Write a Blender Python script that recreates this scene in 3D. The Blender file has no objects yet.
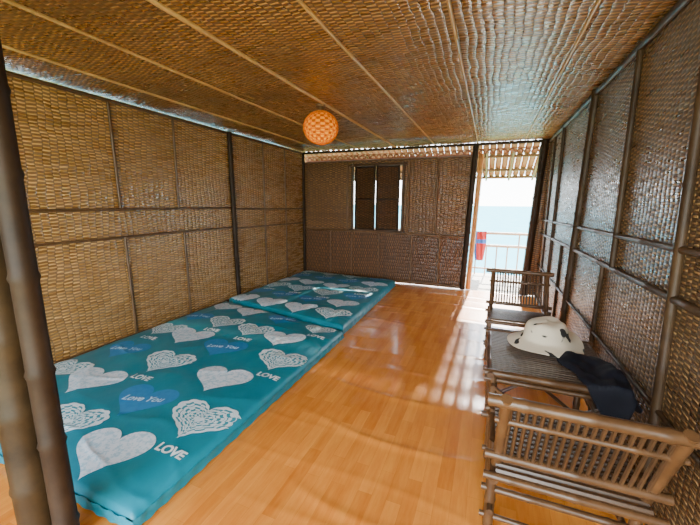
import bpy, math, random
from mathutils import Vector, Matrix, noise
random.seed(7)
SC=bpy.context.scene; COL=SC.collection
pi=math.pi
XL,XR,YB,YF,H=-3.45,.78,6.06,-1.3,2.43

# ---------------------------------------------------------------- node helpers
class N:
    """thin wrapper for math node expressions"""
    def __init__(s,nt,sock): s.nt=nt; s.s=sock
    def _op(s,op,o=None,o2=None):
        n=s.nt.nodes.new('ShaderNodeMath'); n.operation=op
        for i,x in enumerate((s,o,o2)):
            if x is None: continue
            if isinstance(x,N): s.nt.links.new(x.s,n.inputs[i])
            else: n.inputs[i].default_value=x
        return N(s.nt,n.outputs[0])
    def __add__(s,o): return s._op('ADD',o)
    def __sub__(s,o): return s._op('SUBTRACT',o)
    def __mul__(s,o): return s._op('MULTIPLY',o)
    def __truediv__(s,o): return s._op('DIVIDE',o)
    def floor(s): return s._op('FLOOR')
    def fract(s): return s._op('FRACT')
    def sin(s): return s._op('SINE')
    def abs(s): return s._op('ABSOLUTE')
    def mod(s,o): return s._op('FLOORED_MODULO',o)
    def max(s,o): return s._op('MAXIMUM',o)
    def min(s,o): return s._op('MINIMUM',o)
    def pow(s,o): return s._op('POWER',o)
    def gt(s,o): return s._op('GREATER_THAN',o)
    def sqrt(s): return s._op('SQRT')
    def atan2(s,o): return s._op('ARCTAN2',o)
def mat_new(name):
    m=bpy.data.materials.new(name); m.use_nodes=True
    nt=m.node_tree; b=nt.nodes['Principled BSDF']
    return m,nt,b
def coords(nt,kind='Object'):
    tc=nt.nodes.new('ShaderNodeTexCoord'); sx=nt.nodes.new('ShaderNodeSeparateXYZ')
    nt.links.new(tc.outputs[kind],sx.inputs[0])
    return tc.outputs[kind],[N(nt,sx.outputs[i]) for i in range(3)]
def noise_n(nt,vec,scale,detail=2,rough=.5):
    n=nt.nodes.new('ShaderNodeTexNoise'); n.inputs['Scale'].default_value=scale
    n.inputs['Detail'].default_value=detail; n.inputs['Roughness'].default_value=rough
    if vec is not None: nt.links.new(vec,n.inputs['Vector'])
    return N(nt,n.outputs['Fac'])
def comb(nt,x,y,z=0):
    c=nt.nodes.new('ShaderNodeCombineXYZ')
    for i,v in enumerate((x,y,z)):
        if isinstance(v,N): nt.links.new(v.s,c.inputs[i])
        else: c.inputs[i].default_value=v
    return c.outputs[0]
def wnoise(nt,x,y):
    w=nt.nodes.new('ShaderNodeTexWhiteNoise'); w.noise_dimensions='2D'
    nt.links.new(comb(nt,x,y),w.inputs['Vector']); return N(nt,w.outputs['Value'])
def mixc(nt,f,a,b):
    m=nt.nodes.new('ShaderNodeMix'); m.data_type='RGBA'
    for k,x in ((0,f),(6,a),(7,b)):
        if isinstance(x,N): nt.links.new(x.s,m.inputs[k])
        elif hasattr(x,'is_output'): nt.links.new(x,m.inputs[k])
        elif isinstance(x,(int,float)): m.inputs[k].default_value=x
        else: m.inputs[k].default_value=(*x,1)
    return m.outputs[2]
def bump(nt,b,h,strength=.6,dist=.005):
    n=nt.nodes.new('ShaderNodeBump'); n.inputs['Strength'].default_value=strength
    n.inputs['Distance'].default_value=dist
    nt.links.new(h.s,n.inputs['Height']); nt.links.new(n.outputs[0],b.inputs['Normal'])
def simple(name,c,rough=.5,var=.0,scale=20,spec=.5,c2=None):
    m,nt,b=mat_new(name); b.inputs['Roughness'].default_value=rough
    b.inputs['Specular IOR Level'].default_value=spec
    v,_=coords(nt); n=noise_n(nt,v,scale,3)
    c2=c2 or tuple(x*(1-var) for x in c)
    nt.links.new(mixc(nt,n,c2,c),b.inputs['Base Color'])
    return m

def weave(name,ui,vi,a,bb,cl,cd,cs,rough=.35,bs=.8,spec=.6,patch=.5):
    """plaited bamboo: strips (pitch bb) over/under stakes (pitch a)"""
    m,nt,b=mat_new(name); vec,c=coords(nt)
    n1=noise_n(nt,vec,2.2,2); n2=noise_n(nt,vec,11,2)
    U=c[ui]/a+(n1-.5)*1.6+(n2-.5)*.5; V=c[vi]/bb+(n1-.5)*3.5+(n2-.5)*.9
    row=V.floor(); par=row.mod(2.0)
    w=((U+par)*pi).sin()
    fr=V.fract()*2-1
    rp=N(nt,(fr*fr*fr*fr).s)*-1+1
    over=w.max(0.0); under=(w*-1).max(0.0)
    h=over.pow(.6)*rp+under.pow(.7)*.45
    seg=((U+par)/2).floor()
    rnd=wnoise(nt,row,seg)
    rrow=wnoise(nt,row,seg*0+5)
    big=noise_n(nt,vec,1.3,4,.6)
    isov=w.gt(-.05)
    strip=mixc(nt,rnd*.5+rrow*.5,cd,cl)
    col=mixc(nt,isov,cs,strip)
    edge=(rp.min(w.abs()*3.0)).min(1.0)
    dark=tuple(x*.2 for x in cd)
    col=mixc(nt,edge,dark,col)
    stain=tuple(x*.45 for x in cd)
    f=((big-.42)*2.8).max(0.0).min(1.0)*patch
    col=mixc(nt,f,col,stain)
    nt.links.new(col,b.inputs['Base Color'])
    r=(rnd*.30+(rough-.13)); nt.links.new(r.s,b.inputs['Roughness'])
    b.inputs['Specular IOR Level'].default_value=spec
    bump(nt,b,h+rnd*.35,bs,.006)
    return m
def bamboo(name,c1,c2,rough=.35,spec=.5):
    m,nt,b=mat_new(name); vec,c=coords(nt)
    n=noise_n(nt,vec,14,4,.65); n2=noise_n(nt,vec,2.5,2)
    f=((n*.6+n2*.6-.35)*2.0).max(0.0).min(1.0)
    nt.links.new(mixc(nt,f,c1,c2),b.inputs['Base Color'])
    b.inputs['Roughness'].default_value=rough; b.inputs['Specular IOR Level'].default_value=spec
    bump(nt,b,n,.25,.004)
    return m

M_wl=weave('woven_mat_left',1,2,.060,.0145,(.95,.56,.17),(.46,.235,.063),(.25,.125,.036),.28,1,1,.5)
M_wb=weave('woven_mat_back',0,2,.060,.016,(.48,.24,.062),(.19,.086,.025),(.10,.048,.016),.42,.9,.5,.55)
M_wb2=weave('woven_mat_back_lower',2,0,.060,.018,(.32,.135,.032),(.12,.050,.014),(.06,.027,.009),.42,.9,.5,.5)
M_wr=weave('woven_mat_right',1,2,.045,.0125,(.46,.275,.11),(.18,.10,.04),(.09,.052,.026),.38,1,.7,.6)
M_ce=weave('woven_mat_ceiling',0,1,.05,.017,(.84,.45,.125),(.38,.185,.048),(.19,.09,.028),.33,.8,.75,1.0)
M_dark=bamboo('dark_bamboo',(.010,.006,.004),(.045,.025,.012),.55,.25)
M_brn=bamboo('brown_bamboo',(.10,.05,.02),(.25,.14,.055),.35)
M_tan=bamboo('tan_bamboo',(.44,.25,.085),(.72,.46,.18),.35)
M_furn=bamboo('furniture_bamboo',(.034,.016,.007),(.15,.074,.030),.32,.5)
M_furn2=bamboo('furniture_bamboo_slats',(.030,.016,.008),(.10,.054,.026),.32,.5)

# ---------------------------------------------------------------- mesh helpers
class MB:
    def __init__(s): s.v=[]; s.f=[]; s.mi=[]; s.uv=None
    def face(s,idx,m=0): s.f.append(idx); s.mi.append(m)
    def box(s,x0,x1,y0,y1,z0,z1,m=0):
        i=len(s.v)
        s.v+=[(x,y,z) for z in (z0,z1) for y in (y0,y1) for x in (x0,x1)]
        for q in ((0,2,3,1),(4,5,7,6),(0,1,5,4),(2,6,7,3),(0,4,6,2),(1,3,7,5)): s.face(tuple(i+k for k in q),m)
    def pole(s,p0,p1,r,seg=10,gap=.3,m=0,r1=None,bow=0,nb=.14):
        p0=Vector(p0);p1=Vector(p1);d=p1-p0;L=d.length;d.normalize()
        a=d.cross(Vector((0,0,1)))
        if a.length<.05: a=d.cross(Vector((0,1,0)))
        a.normalize(); b=d.cross(a)
        r1=r if r1 is None else r1
        ts=[(0,1)]
        off=random.uniform(.3,.9)*gap; t=off
        while t<L-.03:
            k=min(.012,r*.5)
            ts+=[(t-k*1.6,1),(t,1+nb),(t+k*1.6,1)]; t+=gap*random.uniform(.85,1.15)
        ts.append((L,1)); base=len(s.v)
        for t,sc in ts:
            q=t/L; rr=(r*(1-q)+r1*q)*sc; c=p0+d*t+b*bow*math.sin(pi*q)
            for k in range(seg):
                an=2*pi*k/seg; s.v.append(tuple(c+a*(rr*math.cos(an))+b*(rr*math.sin(an))))
        for i in range(len(ts)-1):
            for k in range(seg):
                k2=(k+1)%seg
                s.face((base+i*seg+k,base+i*seg+k2,base+(i+1)*seg+k2,base+(i+1)*seg+k),m)
        s.face(tuple(base+k for k in range(seg))[::-1],m)
        s.face(tuple(base+(len(ts)-1)*seg+k for k in range(seg)),m)
    def obj(s,name,mats,smooth=True,parent=None,loc=(0,0,0),rot=(0,0,0)):
        me=bpy.data.meshes.new(name); me.from_pydata([tuple(v) for v in s.v],[],s.f); me.validate()
        for m in (mats if isinstance(mats,list) else [mats]): me.materials.append(m)
        if len(me.polygons)==len(s.mi): me.polygons.foreach_set('material_index',s.mi)
        if smooth: me.polygons.foreach_set('use_smooth',[True]*len(me.polygons))
        me.update()
        o=bpy.data.objects.new(name,me); COL.objects.link(o); o.location=loc; o.rotation_euler=rot
        if smooth:
            try:
                me.set_sharp_from_angle(angle=math.radians(50))
            except Exception: pass
        if parent: o.parent=parent
        return o
def empty(name,loc=(0,0,0),rot=(0,0,0)):
    e=bpy.data.objects.new(name,None); COL.objects.link(e); e.location=loc; e.rotation_euler=rot; e.empty_display_size=.1
    return e

# ---------------------------------------------------------------- room shell
b=MB(); b.box(XL-.025,XL,YF,YB,0,2.417); b.obj('wall_left',M_wl,False)
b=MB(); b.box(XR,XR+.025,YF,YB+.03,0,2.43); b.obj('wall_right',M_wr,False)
b=MB()
b.box(XL,-2.38,YB,YB+.025,.93,2.23); b.box(-2.38,-1.46,YB,YB+.025,2.12,2.23)
b.box(-1.46,-.30,YB,YB+.025,.93,2.23); b.box(.66,XR,YB,YB+.025,0,2.43)
b.box(XL,-.30,YB,YB+.025,0,.93,1)
b.obj('wall_back',[M_wb,M_wb2],False)
# ceiling mats sag slightly between the battens
b=MB(); nx,ny=96,120
for j in range(ny+1):
    for i in range(nx+1):
        x=XL-.1+(XR-XL+.2)*i/nx; y=YF+(YB+.02-YF)*j/ny
        z=H-.010*abs(math.sin(pi*(x+.93)/.675))**1.0*(.5+.9*abs(noise.noise(Vector((x*.7,y*1.1,2)))))-.004*noise.noise(Vector((x*3,y*3,8)))
        b.v.append((x,y,min(z,H)))
for j in range(ny):
    for i in range(nx):
        k=j*(nx+1)+i; b.face((k,k+nx+1,k+nx+2,k+1))
o=b.obj('ceiling',M_ce); sm=o.modifiers.new('s','SOLIDIFY'); sm.thickness=.025; sm.offset=-1
# front wall behind the viewer: woven wall on the left, rest open to the daylight
b=MB(); b.box(XL,-2.6,YF-.025,YF,0,2.43); b.obj('wall_front',M_wb,False)

# floor : vinyl sheet
m,nt,bs=mat_new('wood_print_vinyl'); vec,c=coords(nt)
br=nt.nodes.new('ShaderNodeTexBrick'); br.offset=.37
br.inputs['Scale'].default_value=1; br.inputs['Brick Width'].default_value=.48; br.inputs['Row Height'].default_value=.075
br.inputs['Mortar Size'].default_value=.0007; br.inputs['Mortar Smooth'].default_value=.5
br.inputs['Color1'].default_value=(.62,.175,.018,1); br.inputs['Color2'].default_value=(.88,.33,.050,1); br.inputs['Mortar'].default_value=(.46,.12,.014,1)
mp=nt.nodes.new('ShaderNodeMapping'); mp.inputs['Rotation'].default_value=(0,0,pi/2)
nt.links.new(vec,mp.inputs[0]); nt.links.new(mp.outputs[0],br.inputs['Vector'])
st=nt.nodes.new('ShaderNodeMapping'); st.inputs['Scale'].default_value=(9,1.2,1); nt.links.new(vec,st.inputs[0])
g=noise_n(nt,st.outputs[0],2.2,5,.65)
gr=mixc(nt,((g-.35)*2.4).max(0.0).min(1.0),(.54,.135,.012),(.92,.40,.068))
cc=mixc(nt,.42,br.outputs[0],gr)
nt.links.new(cc,bs.inputs['Base Color'])
bs.inputs['Roughness'].default_value=.25; bs.inputs['Specular IOR Level'].default_value=.5
bs.inputs['Coat Weight'].default_value=.35; bs.inputs['Coat Roughness'].default_value=.12
b=MB(); nx,ny=150,420
def fz(x,y):
    s=.0024*math.sin(10*y+1.6*math.sin(1.7*x+y*.6)+1.0*x)*(.25+.75*abs(noise.noise(Vector((x*.9,y*.9,3)))))
    s+=.0045*noise.noise(Vector((x*1.0,y*3.2,0)))
    for sp,sd,am in ((1.9,9,.0060),(3.1,33,.0032)):
        ph=y*sp+.55*noise.noise(Vector((x*.7,y*.4,sd)))+.10*x
        fr=ph-math.floor(ph)-.5
        s+=am*math.exp(-(fr/.05)**2)*max(0,min(1,.5+1.6*noise.noise(Vector((x*1.1,y*1.1,sd+12)))))
    return s-.0120
for j in range(ny+1):
    for i in range(nx+1):
        x=XL-.02+(XR-XL+.04)*i/nx; y=YF+(YB-YF+.02)*j/ny; b.v.append((x,y,fz(x,y)))
for j in range(ny):
    for i in range(nx):
        k=j*(nx+1)+i; b.face((k,k+1,k+nx+2,k+nx+1))
b.obj('floor',m)

# ---------------------------------------------------------------- battens / posts
ix=XL+.012
b=MB()
for y,z0,z1,r in ((1.56,0,2.40,.022),(2.35,1.36,2.40,.014),(3.05,1.36,2.40,.013),(2.38,0,1.08,.014),(3.11,0,1.08,.014),(4.75,0,2.40,.012),(5.39,0,2.40,.012),(.2,0,2.40,.02),(.85,0,2.40,.014)):
    b.pole((ix,y,z0),(ix,y+random.uniform(-.02,.02),z1),r,8)
for z,r in ((1.36,.014),(1.08,.013)):
    b.pole((ix,YF,z),(ix,3.98,z+.01),r,8,.4); b.pole((ix,3.98,z-.01),(ix,YB,z-.03),r,8,.4)
b.pole((ix,YF,2.39),(ix,YB,2.39),.016,8,.4)
b.pole((ix,YF,.03),(ix,YB,.03),.02,8,.4)
b.obj('trim_1',bamboo('batten_bamboo_left',(.045,.022,.010),(.16,.085,.033),.35))
b=MB(); b.pole((ix+.02,4.0,0),(ix+.02,3.96,H-.02),.033,12,.4); b.obj('bamboo_post',M_dark)
b=MB(); b.pole((ix+.02,YB-.05,0),(ix+.02,YB-.05,H-.05),.025,12,.4); b.obj('bamboo_post.001',M_dark)
ix=XR-.012
b=MB()
for y0,y1,z0,z1,r in ((3.87,3.62,0,H,.035),(2.66,2.70,1.05,H,.02),(1.80,1.93,0,H,.022),(2.9,2.85,0,1.05,.016),(5.0,4.95,0,H,.022),(5.6,5.55,0,H,.014),(4.35,4.35,0,1.05,.014),(.7,.7,0,H,.03)):
    b.pole((ix,y0,z0),(ix,y1,z1-.02),r,10)
b.pole((ix,YF,1.30),(ix,YB,1.22),.016,8,.4); b.pole((ix,YF,1.08),(ix,YB,1.01),.018,8,.4)
b.pole((ix,YF,2.38),(ix,YB,2.38),.025,8,.4); b.pole((ix,YF,.04),(ix,YB,.04),.02,8,.4)
b.pole((ix,YF,.55),(ix,YB,.52),.012,8,.4)
b.obj('trim_2',bamboo('batten_bamboo_right',(.018,.010,.006),(.075,.042,.018),.5,.3))
iy=YB-.014
b=MB()
b.pole((XL,iy,.95),(-.3,iy,.89),.022,8,.4); b.pole((XL,iy,2.21),(-.3,iy,2.21),.018,8,.4); b.pole((XL,iy,.04),(-.3,iy,.04),.02,8,.4)
for x,z0,z1 in ((-2.85,0,.93),(-2.4,.0,.93),(-1.86,0,.93),(-1.25,0,.93),(-.76,0,.93),(-1.34,.93,2.2),(-2.50,.93,2.2),(-.85,.93,2.2)):
    b.pole((x,iy,z0),(x,iy,z1),.015,8)
b.pole((-3.4,iy,2.18),(-2.55,iy,1.0),.010,8)
b.obj('trim_3',bamboo('batten_bamboo_back',(.07,.035,.014),(.22,.115,.045),.35))
b=MB(); b.pole((-.34,YB-.02,0),(-.27,YB-.02,H-.05),.045,12,.4); b.obj('door_frame_post',M_dark)
b=MB(); b.pole((.60,YB-.03,0),(.70,YB-.03,H-.05),.055,12,.4); b.obj('door_frame_post.001',M_dark)
b=MB(); b.pole((XL,YB-.03,2.39),(XR,YB-.03,2.39),.022,10,.4); b.obj('trim_5',M_dark)
b=MB(); b.pole((-.25,YB+.03,0),(-.18,YB+.03,2.25),.042,10,.35); b.obj('door_jamb_pole',bamboo('jamb_bamboo',(.50,.20,.055),(.80,.40,.13),.4))
# ceiling battens
b=MB()
for k,x in enumerate((-2.955,-2.28,-1.605,-.93,-.255,.42)):
    b.pole((x-.01,YF,H-.010),(x+.01,YB,H-.010),.011 if k!=2 else .014,8,.5)
b.obj('trim_4',M_tan)
# foreground posts
b=MB(); b.pole((-1.555,.69,0),(-1.60,.69,H-.02),.042,16,.33); b.obj('bamboo_post.002',M_dark)
b=MB(); b.pole((-1.672,.655,0),(-1.73,.65,H-.02),.066,18,.33,nb=.08); b.obj('bamboo_post.003',bamboo('post_bamboo',(.014,.009,.004),(.06,.035,.013),.5,.3))

# window with hinged shutters standing slightly ajar (opening into the room)
e=empty('window_1',(0,0,0))
M_sh=weave('woven_mat_shutter',0,2,.05,.015,(.20,.09,.028),(.075,.036,.013),(.045,.022,.009),.6,.8,.2,.4)
for nm,hx,wd,rz in (('left_shutter',-2.335,.41,-.16),('right_shutter',-1.505,-.41,.16)):
    b=MB(); xa,xb=sorted((0,wd)); b.box(xa,xb,-.006,.006,.97,2.10,0)
    for x in (xa+.01,xb-.01): b.pole((x,-.016,.96),(x,-.016,2.11),.018,8,m=1)
    for z in (.98,1.52,2.09): b.pole((xa,-.016,z),(xb,-.016,z),.014,8,m=1)
    b.obj(nm,[M_sh,M_dark],True,e,(hx,YB-.015,0),(0,0,rz))
b=MB()
for x in (-2.40,-1.44): b.pole((x,YB-.005,.90),(x,YB-.005,2.17),.028,8)
for z in (.94,2.13): b.pole((-2.46,YB-.005,z),(-1.38,YB-.005,z),.028,8)
b.obj('frame',bamboo('window_frame_bamboo',(.03,.015,.007),(.11,.055,.022),.45),True,e)

# ---------------------------------------------------------------- outside
b=MB(); b.box(-4.2,1.8,YB+.03,7.75,-.12,-.02); b.obj('terrace_floor',simple('terrace_boards',(.62,.54,.44),.7,.3,8),False)
b=MB()
for z in (.86,.60): b.pole((-4.2,7.6,z),(1.8,7.6,z),.028,8,.4)
b.pole((-4.2,7.6,.12),(1.8,7.6,.12),.02,8,.4)
for i in range(31):
    x=-4.2+i*.2; b.pole((x,7.6,-.02),(x,7.6,.86 if i%4==0 else .6),.014,8,.3)
for x in (-4.1,-2.2,-.45,1.0): b.pole((x,7.62,-.02),(x,7.62,1.86),.04,10,.35)
b.obj('terrace_railing',bamboo('pale_bamboo',(.40,.22,.14),(.62,.38,.26),.5))
# eave : bamboo half pipes sloping outward
b=MB()
R=.05; y0,z0,y1,z1=YB+.05,2.47,7.35,2.02
x=-4.2
while x<1.8:
    i=len(b.v); seg=6
    for (yy,zz) in ((y0,z0),(y1,z1)):
        for k in range(seg+1):
            an=pi*k/seg; b.v.append((x+R+R*math.cos(an),yy,zz-R*math.sin(an)))
    for k in range(seg): b.face((i+k,i+k+1,i+seg+1+k+1,i+seg+1+k))
    x+=2*R+.006
b.obj('eave_bamboo_tiles',bamboo('eave_bamboo',(.24,.085,.03),(.46,.20,.075),.5))
# scalloped ends of the roof tiles, showing over the wall
b=MB(); R=.055; x=-3.42
while x<.66:
    i=len(b.v); seg=10
    for yy in (YB+.10,YB+.14):
        for rr in (R,R*.62):
            for k in range(seg+1):
                an=pi*k/seg; b.v.append((x+R+rr*math.cos(an),yy,2.262+rr*1.15*math.sin(an)))
    n1=seg+1
    for k in range(seg):
        b.face((i+k,i+k+1,i+n1+k+1,i+n1+k)); b.face((i+2*n1+k,i+3*n1+k,i+3*n1+k+1,i+2*n1+k+1))
        b.face((i+k,i+2*n1+k,i+2*n1+k+1,i+k+1)); b.face((i+n1+k,i+n1+k+1,i+3*n1+k+1,i+3*n1+k))
    x+=2*R
b.box(-3.44,-.3,YB+.09,YB+.15,2.235,2.262)
b.box(-3.44,.66,YB+.09,YB+.15,2.322,2.335)
b.obj('roof_tile_ends',bamboo('tile_end_bamboo',(.20,.055,.02),(.42,.15,.06),.5))
b=MB()
for yy in (6.5,7.0,7.3):
    q=(yy-y0)/(y1-y0); b.pole((-4.2,yy,z0+(z1-z0)*q-.08),(1.8,yy,z0+(z1-z0)*q-.08),.025,8,.4)
for x in (-3.2,-2.2,-1.2,-.1,.3,.7): b.pole((x,YB+.2,2.30),(x,7.35,1.91),.018,8,.4)
b.obj('eave_beams',M_brn)
# jacket hanging on the rail
b=MB(); nx,nz=14,22
for j in range(nz+1):
    for i in range(nx+1):
        u=i/nx; v=j/nz
        wd=.17*(1-.25*(1-v))*(1+.25*math.sin(v*3))
        x=-.13+(u-.5)*2*wd*.62; z=.30+.60*v
        y=7.50-.05*math.sin(u*pi)-.015*math.sin(u*16+v*4)
        b.v.append((x,y,z))
for j in range(nz):
    for i in range(nx):
        k=j*(nx+1)+i; b.face((k,k+1,k+nx+2,k+nx+1),1 if (j in (13,14,15) or i<3) else 0)
o=b.obj('hanging_jacket',[simple('red_cloth',(.50,.02,.02),.8,.3),simple('blue_cloth',(.04,.12,.4),.8,.2)])
o.modifiers.new('s','SOLIDIFY').thickness=.012
# sea and shore
m,nt,bs=mat_new('sea_water'); vec,c=coords(nt)
n=noise_n(nt,vec,.15,4); nt.links.new(mixc(nt,n,(.08,.32,.42),(.18,.46,.50)),bs.inputs['Base Color']); bs.inputs['Roughness'].default_value=.8
bs.inputs['Specular IOR Level'].default_value=.0
b=MB(); b.v=[(-600,30,-6),(600,30,-6),(600,1500,-6),(-600,1500,-6)]; b.face((0,1,2,3)); b.obj('sea',m,False)
m=simple('shore_ground',(.18,.30,.08),.9,.5,.6)
b=MB(); b.v=[(-60,7.8,-2),(60,7.8,-2),(60,32,-6.05),(-60,32,-6.05),(-60,-40,-2),(60,-40,-2)]; b.face((0,1,2,3)); b.face((4,5,1,0)); b.obj('shore_ground',m,False)

# ---------------------------------------------------------------- pendant lamp
e=empty('pendant_lamp',(-1.64,3.25,2.195))
m,nt,bs=mat_new('glowing_wicker'); vec,c=coords(nt)
an=c[1].atan2(c[0]); la=c[2]
w=((an*11).sin()*(la*120).sin())
rr=((w*1.2+.65)).max(0.22).min(1.0)
nt.links.new(mixc(nt,rr,(.9,.18,.0),(1,.34,.006)),bs.inputs['Emission Color'])
hi=((la*-3.0)+.9).max(.6).min(1.4)
nt.links.new((rr*hi*1.55).s,bs.inputs['Emission Strength'])
bs.inputs['Base Color'].default_value=(.4,.08,.0,1); bs.inputs['Specular IOR Level'].default_value=.05
def sphere(rx,rz,nu,nv,z_lo=-1,z_hi=1):
    b=MB()
    a0=math.asin(z_lo); a1=math.asin(z_hi)
    for j in range(nv+1):
        a=a0+(a1-a0)*j/nv
        for i in range(nu):
            t=2*pi*i/nu; b.v.append((rx*math.cos(a)*math.cos(t),rx*math.cos(a)*math.sin(t),rz*math.sin(a)))
    for j in range(nv):
        for i in range(nu):
            b.face((j*nu+i,j*nu+(i+1)%nu,(j+1)*nu+(i+1)%nu,(j+1)*nu+i))
    return b
sphere(.162,.148,40,24,-.97,.94).obj('shade_core',m,True,e)
mw,ntw,bw=mat_new('wicker_strip'); v_,c_=coords(ntw); nn=noise_n(ntw,v_,20,3)
ntw.links.new(mixc(ntw,nn,(.45,.10,.002),(.70,.20,.006)),bw.inputs['Base Color']); bw.inputs['Roughness'].default_value=.7; bw.inputs['Specular IOR Level'].default_value=.1
bw.inputs['Emission Color'].default_value=(1,.20,.0,1); bw.inputs['Emission Strength'].default_value=.3
o=sphere(.175,.160,22,14,-.97,.94).obj('shade_wicker',mw,True,e)
w=o.modifiers.new('w','WIREFRAME'); w.thickness=.007
b=MB(); b.pole((0,0,.13),(0,0,.213),.012,8,1); b.pole((0,0,.195),(0,0,.221),.05,16,1)
b.pole((0,0,.135),(0,0,.15),.06,16,1)
b.obj('cap',M_brn,True,e)

# ---------------------------------------------------------------- mattresses
def teal_mat():
    m,nt,bs=mat_new('teal_fabric'); vec,c=coords(nt)
    n=noise_n(nt,vec,3,3); nt.links.new(mixc(nt,n,(.0,.165,.25),(.0,.26,.35)),bs.inputs['Base Color'])
    bs.inputs['Roughness'].default_value=.42
    n2=noise_n(nt,vec,5,3); bump(nt,bs,n2,.35,.02)
    return m
M_teal=teal_mat()
def print_mat(kind):
    m,nt,bs=mat_new('heart_print_'+kind); uv,c=coords(nt,'UV'); ob,_=coords(nt)
    x=c[0];y=c[1]; r=(x*x+y*y).sqrt(); an=y.atan2(x)
    if kind=='lace':
        p=((an*14).sin()*((r*36).sin())).gt(.0)
        ring=((r*12.2).sin().abs()).gt(.95)
        f=p.max(ring).max(r._op('LESS_THAN',.12)).max(r.gt(.93))
        col=mixc(nt,f,(.01,.27,.37),(.72,.84,.90))
    elif kind=='white':
        n=noise_n(nt,ob,30,3,.75)
        f=((n-.47)*8).max(0.0).min(1.0)*.65
        col=mixc(nt,f,(.74,.83,.93),(.22,.52,.68))
    else:
        n=noise_n(nt,ob,30,2); col=mixc(nt,n,(.01,.18,.46),(.03,.28,.58))
    nt.links.new(col,bs.inputs['Base Color']); bs.inputs['Roughness'].default_value=.5
    return m
PM={k:print_mat(k) for k in ('lace','white','blue')}
M_txt=simple('white_print',(.80,.88,.90),.6)
M_txt2=simple('pale_blue_print',(.50,.76,.92),.6)
def quad_uv(Q,x,y):
    (ax,ay),(bx,by),(cx,cy),(dx,dy)=Q
    s=t=.5
    for _ in range(12):
        xl=ax+(dx-ax)*t; xr=bx+(cx-bx)*t; s=(x-xl)/(xr-xl)
        yn=ay+(by-ay)*s; yf=dy+(cy-dy)*s; t=(y-yn)/(yf-yn)
    return s,t
def make_mattress(Q,T,hearts,seed):
    e=empty('foam_mattress',(0,0,0))
    W=abs(Q[1][0]-Q[0][0]); L=abs(Q[3][1]-Q[0][1])
    def top(x,y):
        s,t=quad_uv(Q,x,y)
        d=max(0,min(s*W,(1-s)*W,t*L,(1-t)*L)); rd=.045
        z=T
        if d<rd: z-=.034*(1-math.sqrt(max(0,1-(1-d/rd)**2)))
        z+=.012*noise.noise(Vector((x*1.5,y*1.5,seed)))+.006*noise.noise(Vector((x*5,y*4,seed)))
        z+=.006*math.exp(-(noise.noise(Vector((x*1.6,y*3.0,seed+4)))/.05)**2)
        z-=.018*math.exp(-(d/.12)**2)
        return z
    b=MB(); nx,ny=90,110
    fr=lambda i,n:(1-math.cos(pi*i/n))/2*.5+i/n*.5
    for j in range(ny+1):
        t=fr(j,ny)
        for i in range(nx+1):
            s=fr(i,nx)
            x=(Q[0][0]*(1-s)+Q[1][0]*s)*(1-t)+(Q[3][0]*(1-s)+Q[2][0]*s)*t
            y=(Q[0][1]*(1-s)+Q[1][1]*s)*(1-t)+(Q[3][1]*(1-s)+Q[2][1]*s)*t
            b.v.append((x,y,top(x,y)))
    for j in range(ny):
        for i in range(nx):
            k=j*(nx+1)+i; b.face((k,k+1,k+nx+2,k+nx+1))
    loop=[i for i in range(nx+1)]+[j*(nx+1)+nx for j in range(1,ny+1)]+[ny*(nx+1)+i for i in range(nx-1,-1,-1)]+[j*(nx+1) for j in range(ny-1,0,-1)]
    cx=sum(q[0] for q in Q)/4; cy=sum(q[1] for q in Q)/4
    prev=loop
    for zz,ex in ((T*.52,.006),(T*.36,.007),(.025,.005),(.001,-.01)):
        st=len(b.v)
        for k in loop:
            x,y,z=b.v[k]; dx=x-cx; dy=y-cy
            sx=ex if abs(abs(dx)-W/2)<.2 and abs(dx)/W>abs(dy)/L*.98 else 0
            sy=ex if abs(dy)/L>abs(dx)/W*.98 else 0
            wob=.004*math.sin(k*1.3+seed)
            b.v.append((x+math.copysign(sx+wob*(sx!=0),dx),y+math.copysign(sy+wob*(sy!=0),dy),zz))
        n=len(loop); cur=list(range(st,st+n))
        for k in range(n): b.face((prev[k],cur[k],cur[(k+1)%n],prev[(k+1)%n]))
        prev=cur
    b.face(tuple(prev)[::-1])
    b.obj('cover',M_teal,True,e)
    for kind in ('blue','lace','white'):
        V=[];F=[];UV=[]
        lift={'blue':.0018,'lace':.0026,'white':.0034}[kind]
        for (hk,hx,hy,w,rot) in hearts:
            if hk!=kind: continue
            seg,rings=96,10; base=len(V)
            ok=[]
            for r in range(rings+1):
                for k in range(seg):
                    t=2*pi*k/seg
                    px=16*math.sin(t)**3/16; py=(13*math.cos(t)-5*math.cos(2*t)-2*math.cos(3*t)-math.cos(4*t)+2.5)/16
                    q=r/rings
                    if kind=='lace': px*=1.0+.07*abs(math.sin(t*10)); py=(py*.95)*(1+.07*abs(math.sin(t*10)))
                    px*=q;py*=q
                    X=(px*math.cos(rot)-py*math.sin(rot))*w/2; Y=(px*math.sin(rot)+py*math.cos(rot))*w/2*.86
                    x=hx+X;y=hy+Y; s,tt=quad_uv(Q,x,y)
                    d=min(s*W,(1-s)*W,tt*L,(1-tt)*L); ok.append(d>.002)
                    V.append((x,y,top(x,y)+lift)); UV.append((q*math.cos(t),q*math.sin(t)))
            for r in range(rings):
                for k in range(seg):
                    a=r*seg+k;b2=r*seg+(k+1)%seg;c2=a+seg;d2=b2+seg
                    if ok[a] and ok[b2] and ok[c2] and ok[d2]: F.append((base+a,base+c2,base+d2,base+b2))
        me=bpy.data.meshes.new('hearts_'+kind); me.from_pydata(V,[],F)
        ul=me.uv_layers.new(name='UVMap')
        for l in me.loops: ul.data[l.index].uv=UV[l.vertex_index]
        me.materials.append(PM[kind]); me.polygons.foreach_set('use_smooth',[True]*len(me.polygons))
        o=bpy.data.objects.new('hearts_'+kind,me); COL.objects.link(o); o.parent=e
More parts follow.
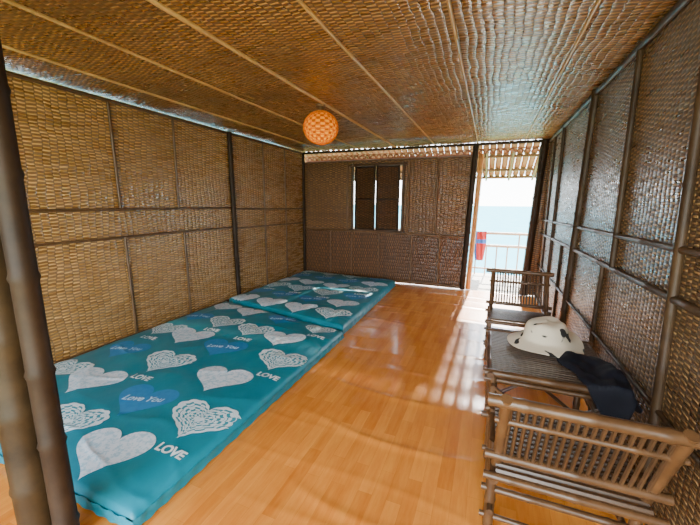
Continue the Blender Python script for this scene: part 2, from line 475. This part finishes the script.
    def word(txt,x,y,size,rot,mat,sh=0,bold=.0015):
        cu=bpy.data.curves.new('w','FONT'); cu.body=txt; cu.size=size; cu.align_x='CENTER'; cu.align_y='CENTER'; cu.offset=bold; cu.shear=sh
        o=bpy.data.objects.new('w',cu); COL.objects.link(o)
        dg=bpy.context.evaluated_depsgraph_get(); me=bpy.data.meshes.new_from_object(o.evaluated_get(dg))
        bpy.data.objects.remove(o)
        ins=True
        for v in me.vertices:
            a,c=v.co.x,v.co.y; X=x+a*math.cos(rot)-c*math.sin(rot); Y=y+a*math.sin(rot)+c*math.cos(rot)
            s,t=quad_uv(Q,X,Y)
            if not(0.003<s<.997 and .005<t<.995): ins=False
            v.co=(X,Y,top(X,Y)+.0055)
        if not ins: return
        me.materials.clear(); me.materials.append(mat)
        o=bpy.data.objects.new('print_'+txt.lower().replace(' ','').replace('\n','_'),me); COL.objects.link(o); o.parent=e
    for (hk,hx,hy,w,rot) in hearts:
        if hk=='lace': word('LOVE',hx+.07,hy-w*.57,.080,0,M_txt,0,.003)
        if hk=='blue': word('Love You',hx,hy+.02,.078,rot*.5+.2,M_txt2,.3,.002)
    return e
Q1=[(-3.365,.84),(-1.37,.84),(-1.38,3.24),(-3.365,3.67)]
Q2=[(-3.365,3.73),(-1.41,3.31),(-1.47,5.82),(-3.365,5.97)]
h1=[('white',-1.85,1.04,.46,.25),('lace',-1.60,1.44,.46,.1),('white',-1.84,1.88,.48,.12),('lace',-1.60,2.34,.46,.05),('white',-1.84,2.74,.46,.1),('lace',-1.62,3.12,.34,0),
    ('blue',-2.13,1.45,.46,.1),('blue',-2.24,2.34,.46,.1),('lace',-2.26,2.82,.42,0),
    ('lace',-2.34,1.12,.42,.1),('white',-2.74,1.49,.48,.15),('lace',-2.48,1.93,.46,.05),('white',-2.74,2.42,.48,.1),('blue',-2.15,3.22,.40,.1),('lace',-2.72,2.90,.44,0),
    ('blue',-3.04,1.97,.42,.1),('lace',-3.14,1.52,.42,0),('lace',-3.14,2.48,.42,0),('blue',-3.15,2.92,.38,0),('white',-2.68,3.32,.44,.1),('white',-3.12,3.36,.42,0),('white',-2.95,1.08,.44,0)]
h2=[]
for r in range(6):
    for cidx in range(4):
        x=-1.70-.49*cidx-.05*(r%2); y=3.62+.41*r+.05*cidx
        k=(r+cidx*2)%3 if cidx%2==0 else (r+1)%3
        h2.append((('lace','white','blue')[k],x,y,.46 if k!=2 else .42,.05))
make_mattress(Q1,.098,h1,1.0)
make_mattress(Q2,.118,h2,5.0)

# ---------------------------------------------------------------- furniture
def chair(loc,rot):
    e=empty('bamboo_chair',loc,(0,0,rot))
    w=.26
    b=MB()
    for sx in (-1,1):
        x=sx*w
        b.pole((x,.44,0),(x,.44,.40),.018,12,.2); b.pole((x,.12,0),(x,.12,.44),.022,12,.2)
        b.pole((x*.96,.10,.30),(x*.96,-.13,.78),.020,12,.22)
        b.pole((x,-.01,.345),(x,.50,.375),.017,12,.25)
        b.pole((x,.06,.13),(x,.48,.13),.014,10,.25)
        b.pole((x*.98,.14,.05),(x*.98,.42,.32),.011,8,.3)
    for y,z,r in ((.0,.36,.016),(.46,.385,.018),(.44,.16,.013),(.12,.20,.015),(.12,.06,.012)):
        b.pole((-w-.04,y,z),(w+.04,y,z),r,12,.25)
    b.pole((-w-.05,-.12,.76),(w+.06,-.12,.76),.022,12,.22)
    b.pole((-w-.02,-.075,.66),(w+.02,-.075,.66),.012,10,.25)
    b.pole((-w-.04,.01,.45),(w+.04,.01,.45),.018,12,.25)
    b.obj('frame',M_furn,True,e)
    b=MB()
    for i in range(19):
        x=-w+.03+(2*w-.06)*i/18
        b.pole((x,.008,.46),(x,-.110,.75),.0075,6,1)
    for i in range(15):
        y=.01+.44*i/14; b.pole((-w+.005,y,.383+.03*i/14),(w-.005,y,.383+.03*i/14),.0115,6,1)
    b.obj('slats',M_furn2,True,e)
    return e
chair((.355,1.35,0),0)
chair((.335,3.72,0),pi)
e=empty('bamboo_table',(0,0,0))
b=MB(); x0,x1,y0,y1,zt=.07,.66,1.90,2.56,.55
for x in (x0+.02,x1-.02):
    for y in (y0+.03,y1-.03): b.pole((x,y,0),(x,y,zt-.02),.02,12,.2)
    b.pole((x,y0-.03,.30),(x,y1+.03,.30),.017,12,.25); b.pole((x,y0-.03,zt-.085),(x,y1+.03,zt-.085),.015,12,.25)
    b.pole((x,y0+.04,.05),(x,y1-.04,.44),.012,10,.25); b.pole((x,y0+.04,.44),(x,y1-.04,.05),.012,10,.25)
for y in (y0+.03,y1-.03):
    b.pole((x0-.03,y,.27),(x1+.03,y,.27),.017,12,.25); b.pole((x0-.03,y,zt-.06),(x1+.03,y,zt-.06),.014,12,.25)
    b.pole((x0+.03,y,.05),(x1-.03,y,.44),.012,10,.25); b.pole((x0+.03,y,.44),(x1-.03,y,.05),.012,10,.25)
for y in (y0,y1): b.pole((x0-.03,y,zt-.008),(x1+.03,y,zt-.008),.02,12,.22)
for x in (x0,x1): b.pole((x,y0-.03,zt-.012),(x,y1+.03,zt-.012),.018,12,.22)
b.obj('frame',M_furn,True,e)
b=MB(); n=24
for i in range(n):
    y=y0+.028+(y1-y0-.056)*i/(n-1); b.pole((x0+.005,y,zt-.004),(x1-.005,y,zt-.004),.0118,6,1)
b.obj('top_slats',M_furn2,True,e)

# hat
m,nt,bs=mat_new('hat_fabric'); vec,c=coords(nt)
n=noise_n(nt,vec,13,1.0,.4); f=((n-.60)*40).max(0.0).min(1.0)
nt.links.new(mixc(nt,f,(.66,.58,.45),(.02,.02,.02)),bs.inputs['Base Color']); bs.inputs['Roughness'].default_value=.85
b=MB(); prof=[(.001,.118),(.03,.118),(.06,.116),(.085,.110),(.100,.098),(.110,.07),(.116,.04),(.121,.016),(.128,.004),(.15,-.006),(.175,-.018),(.20,-.028),(.205,-.031)]
nu=64
for r,z in prof:
    for i in range(nu):
        t=2*pi*i/nu; k=max(0,(r-.12)/.085)
        dz=k*(.020*math.sin(2*t+.6)+.010*math.sin(3*t+1)); top=max(0,(z-.07)/.05)
        b.v.append((r*1.08*math.cos(t),r*math.sin(t)*(1+.04*k*math.sin(3*t)),z+dz+.010*math.sin(t*2+1)*min(1,top)*(r/.08)-.022*top*math.exp(-((r*math.sin(t))/.03)**2)*min(1,r/.03)))
for j in range(len(prof)-1):
    for i in range(nu): b.face((j*nu+i,(j+1)*nu+i,(j+1)*nu+(i+1)%nu,j*nu+(i+1)%nu))
b.face(tuple(range(nu)))
o=b.obj('bucket_hat',m,True,None,(.385,2.355,.624),(math.radians(4),math.radians(-4),.5))
o.modifiers.new('s','SOLIDIFY').thickness=.004
ss=o.modifiers.new('ss','SUBSURF'); ss.levels=1; ss.render_levels=1
# dark garment on the table
b=MB(); n=60
for j in range(n+1):
    for i in range(n+1):
        u=i/n*2-1; v=j/n*2-1
        r=max(abs(u),abs(v)); a=math.atan2(v,u); rr=math.hypot(u,v)
        sc=(r/rr if rr>1e-6 else 1)
        X=u*sc; Y=v*sc
        ed=1+.12*math.sin(3*a+1)+.06*math.sin(7*a)
        x=.605+.17*X*ed-.05*Y; y=2.06+.25*Y*ed
        over=max(0,x-.69)*1.0+max(0,1.875-y)*1.6
        x0_,y0_=x,y
        if x>.745: x=.745+(x-.745)*.1
        if y<1.868: y=1.868+(y-1.868)*.06
        z=.572+.030*(1+noise.noise(Vector((x0_*8,y0_*8,1))))*(1-r**4)+.022*noise.noise(Vector((x0_*20,y0_*16,4)))*(1-r**3)
        z-=min(.13,over*1.5)
        b.v.append((x,y,z))
for j in range(n):
    for i in range(n):
        k=j*(n+1)+i; b.face((k,k+1,k+n+2,k+n+1))
o=b.obj('dark_jacket',simple('dark_cloth',(.006,.008,.018),.75,.5,20,.3),True)
o.modifiers.new('s','SOLIDIFY').thickness=.006

# ---------------------------------------------------------------- light
w=bpy.data.worlds.new('sky'); SC.world=w; w.use_nodes=True; nt=w.node_tree
bg=nt.nodes['Background']; tc=nt.nodes.new('ShaderNodeTexCoord'); sx=nt.nodes.new('ShaderNodeSeparateXYZ')
nt.links.new(tc.outputs['Generated'],sx.inputs[0]); z=N(nt,sx.outputs[2]).max(0.0)
nt.links.new(mixc(nt,z.pow(.5),(1.0,.98,.95),(.60,.80,1.0)),bg.inputs['Color']); bg.inputs['Strength'].default_value=14.0
l=bpy.data.lights.new('sun','SUN'); l.energy=34; l.angle=.02; l.color=(1,.93,.80)
o=bpy.data.objects.new('sun',l); COL.objects.link(o)
d=Vector((-.06,-1,-.66)); o.rotation_euler=d.to_track_quat('-Z','Y').to_euler()
# added fill lamp standing in for daylight from the unseen open front
def area(name,loc,tgt,sx_,sy_,p,col):
    l=bpy.data.lights.new(name,'AREA'); l.shape='RECTANGLE'; l.size=sx_; l.size_y=sy_; l.energy=p; l.color=col
    o=bpy.data.objects.new(name,l); COL.objects.link(o); o.location=loc
    o.rotation_euler=(Vector(tgt)-Vector(loc)).to_track_quat('-Z','Z').to_euler()
area('front_daylight_fill',(.1,YF+.1,1.35),(-2.4,3.4,1.6),1.8,1.9,58,(1,.87,.62))

# ---------------------------------------------------------------- camera
yaw,pitch,roll=-.3831,-.1730,.0084
F=Vector((math.sin(yaw)*math.cos(pitch),math.cos(yaw)*math.cos(pitch),math.sin(pitch)))
R0=Vector((math.cos(yaw),-math.sin(yaw),0)); U0=R0.cross(F)
Rr=R0*math.cos(roll)+U0*math.sin(roll); Uu=-R0*math.sin(roll)+U0*math.cos(roll)
cd=bpy.data.cameras.new('camera'); cd.sensor_width=36; cd.lens=340.53/700*36; cd.clip_start=.05; cd.clip_end=3000
co=bpy.data.objects.new('camera',cd); COL.objects.link(co)
M=Matrix((Rr,Uu,-F)).transposed().to_4x4(); M.translation=Vector((0,0,1.45)); co.matrix_world=M
SC.camera=co
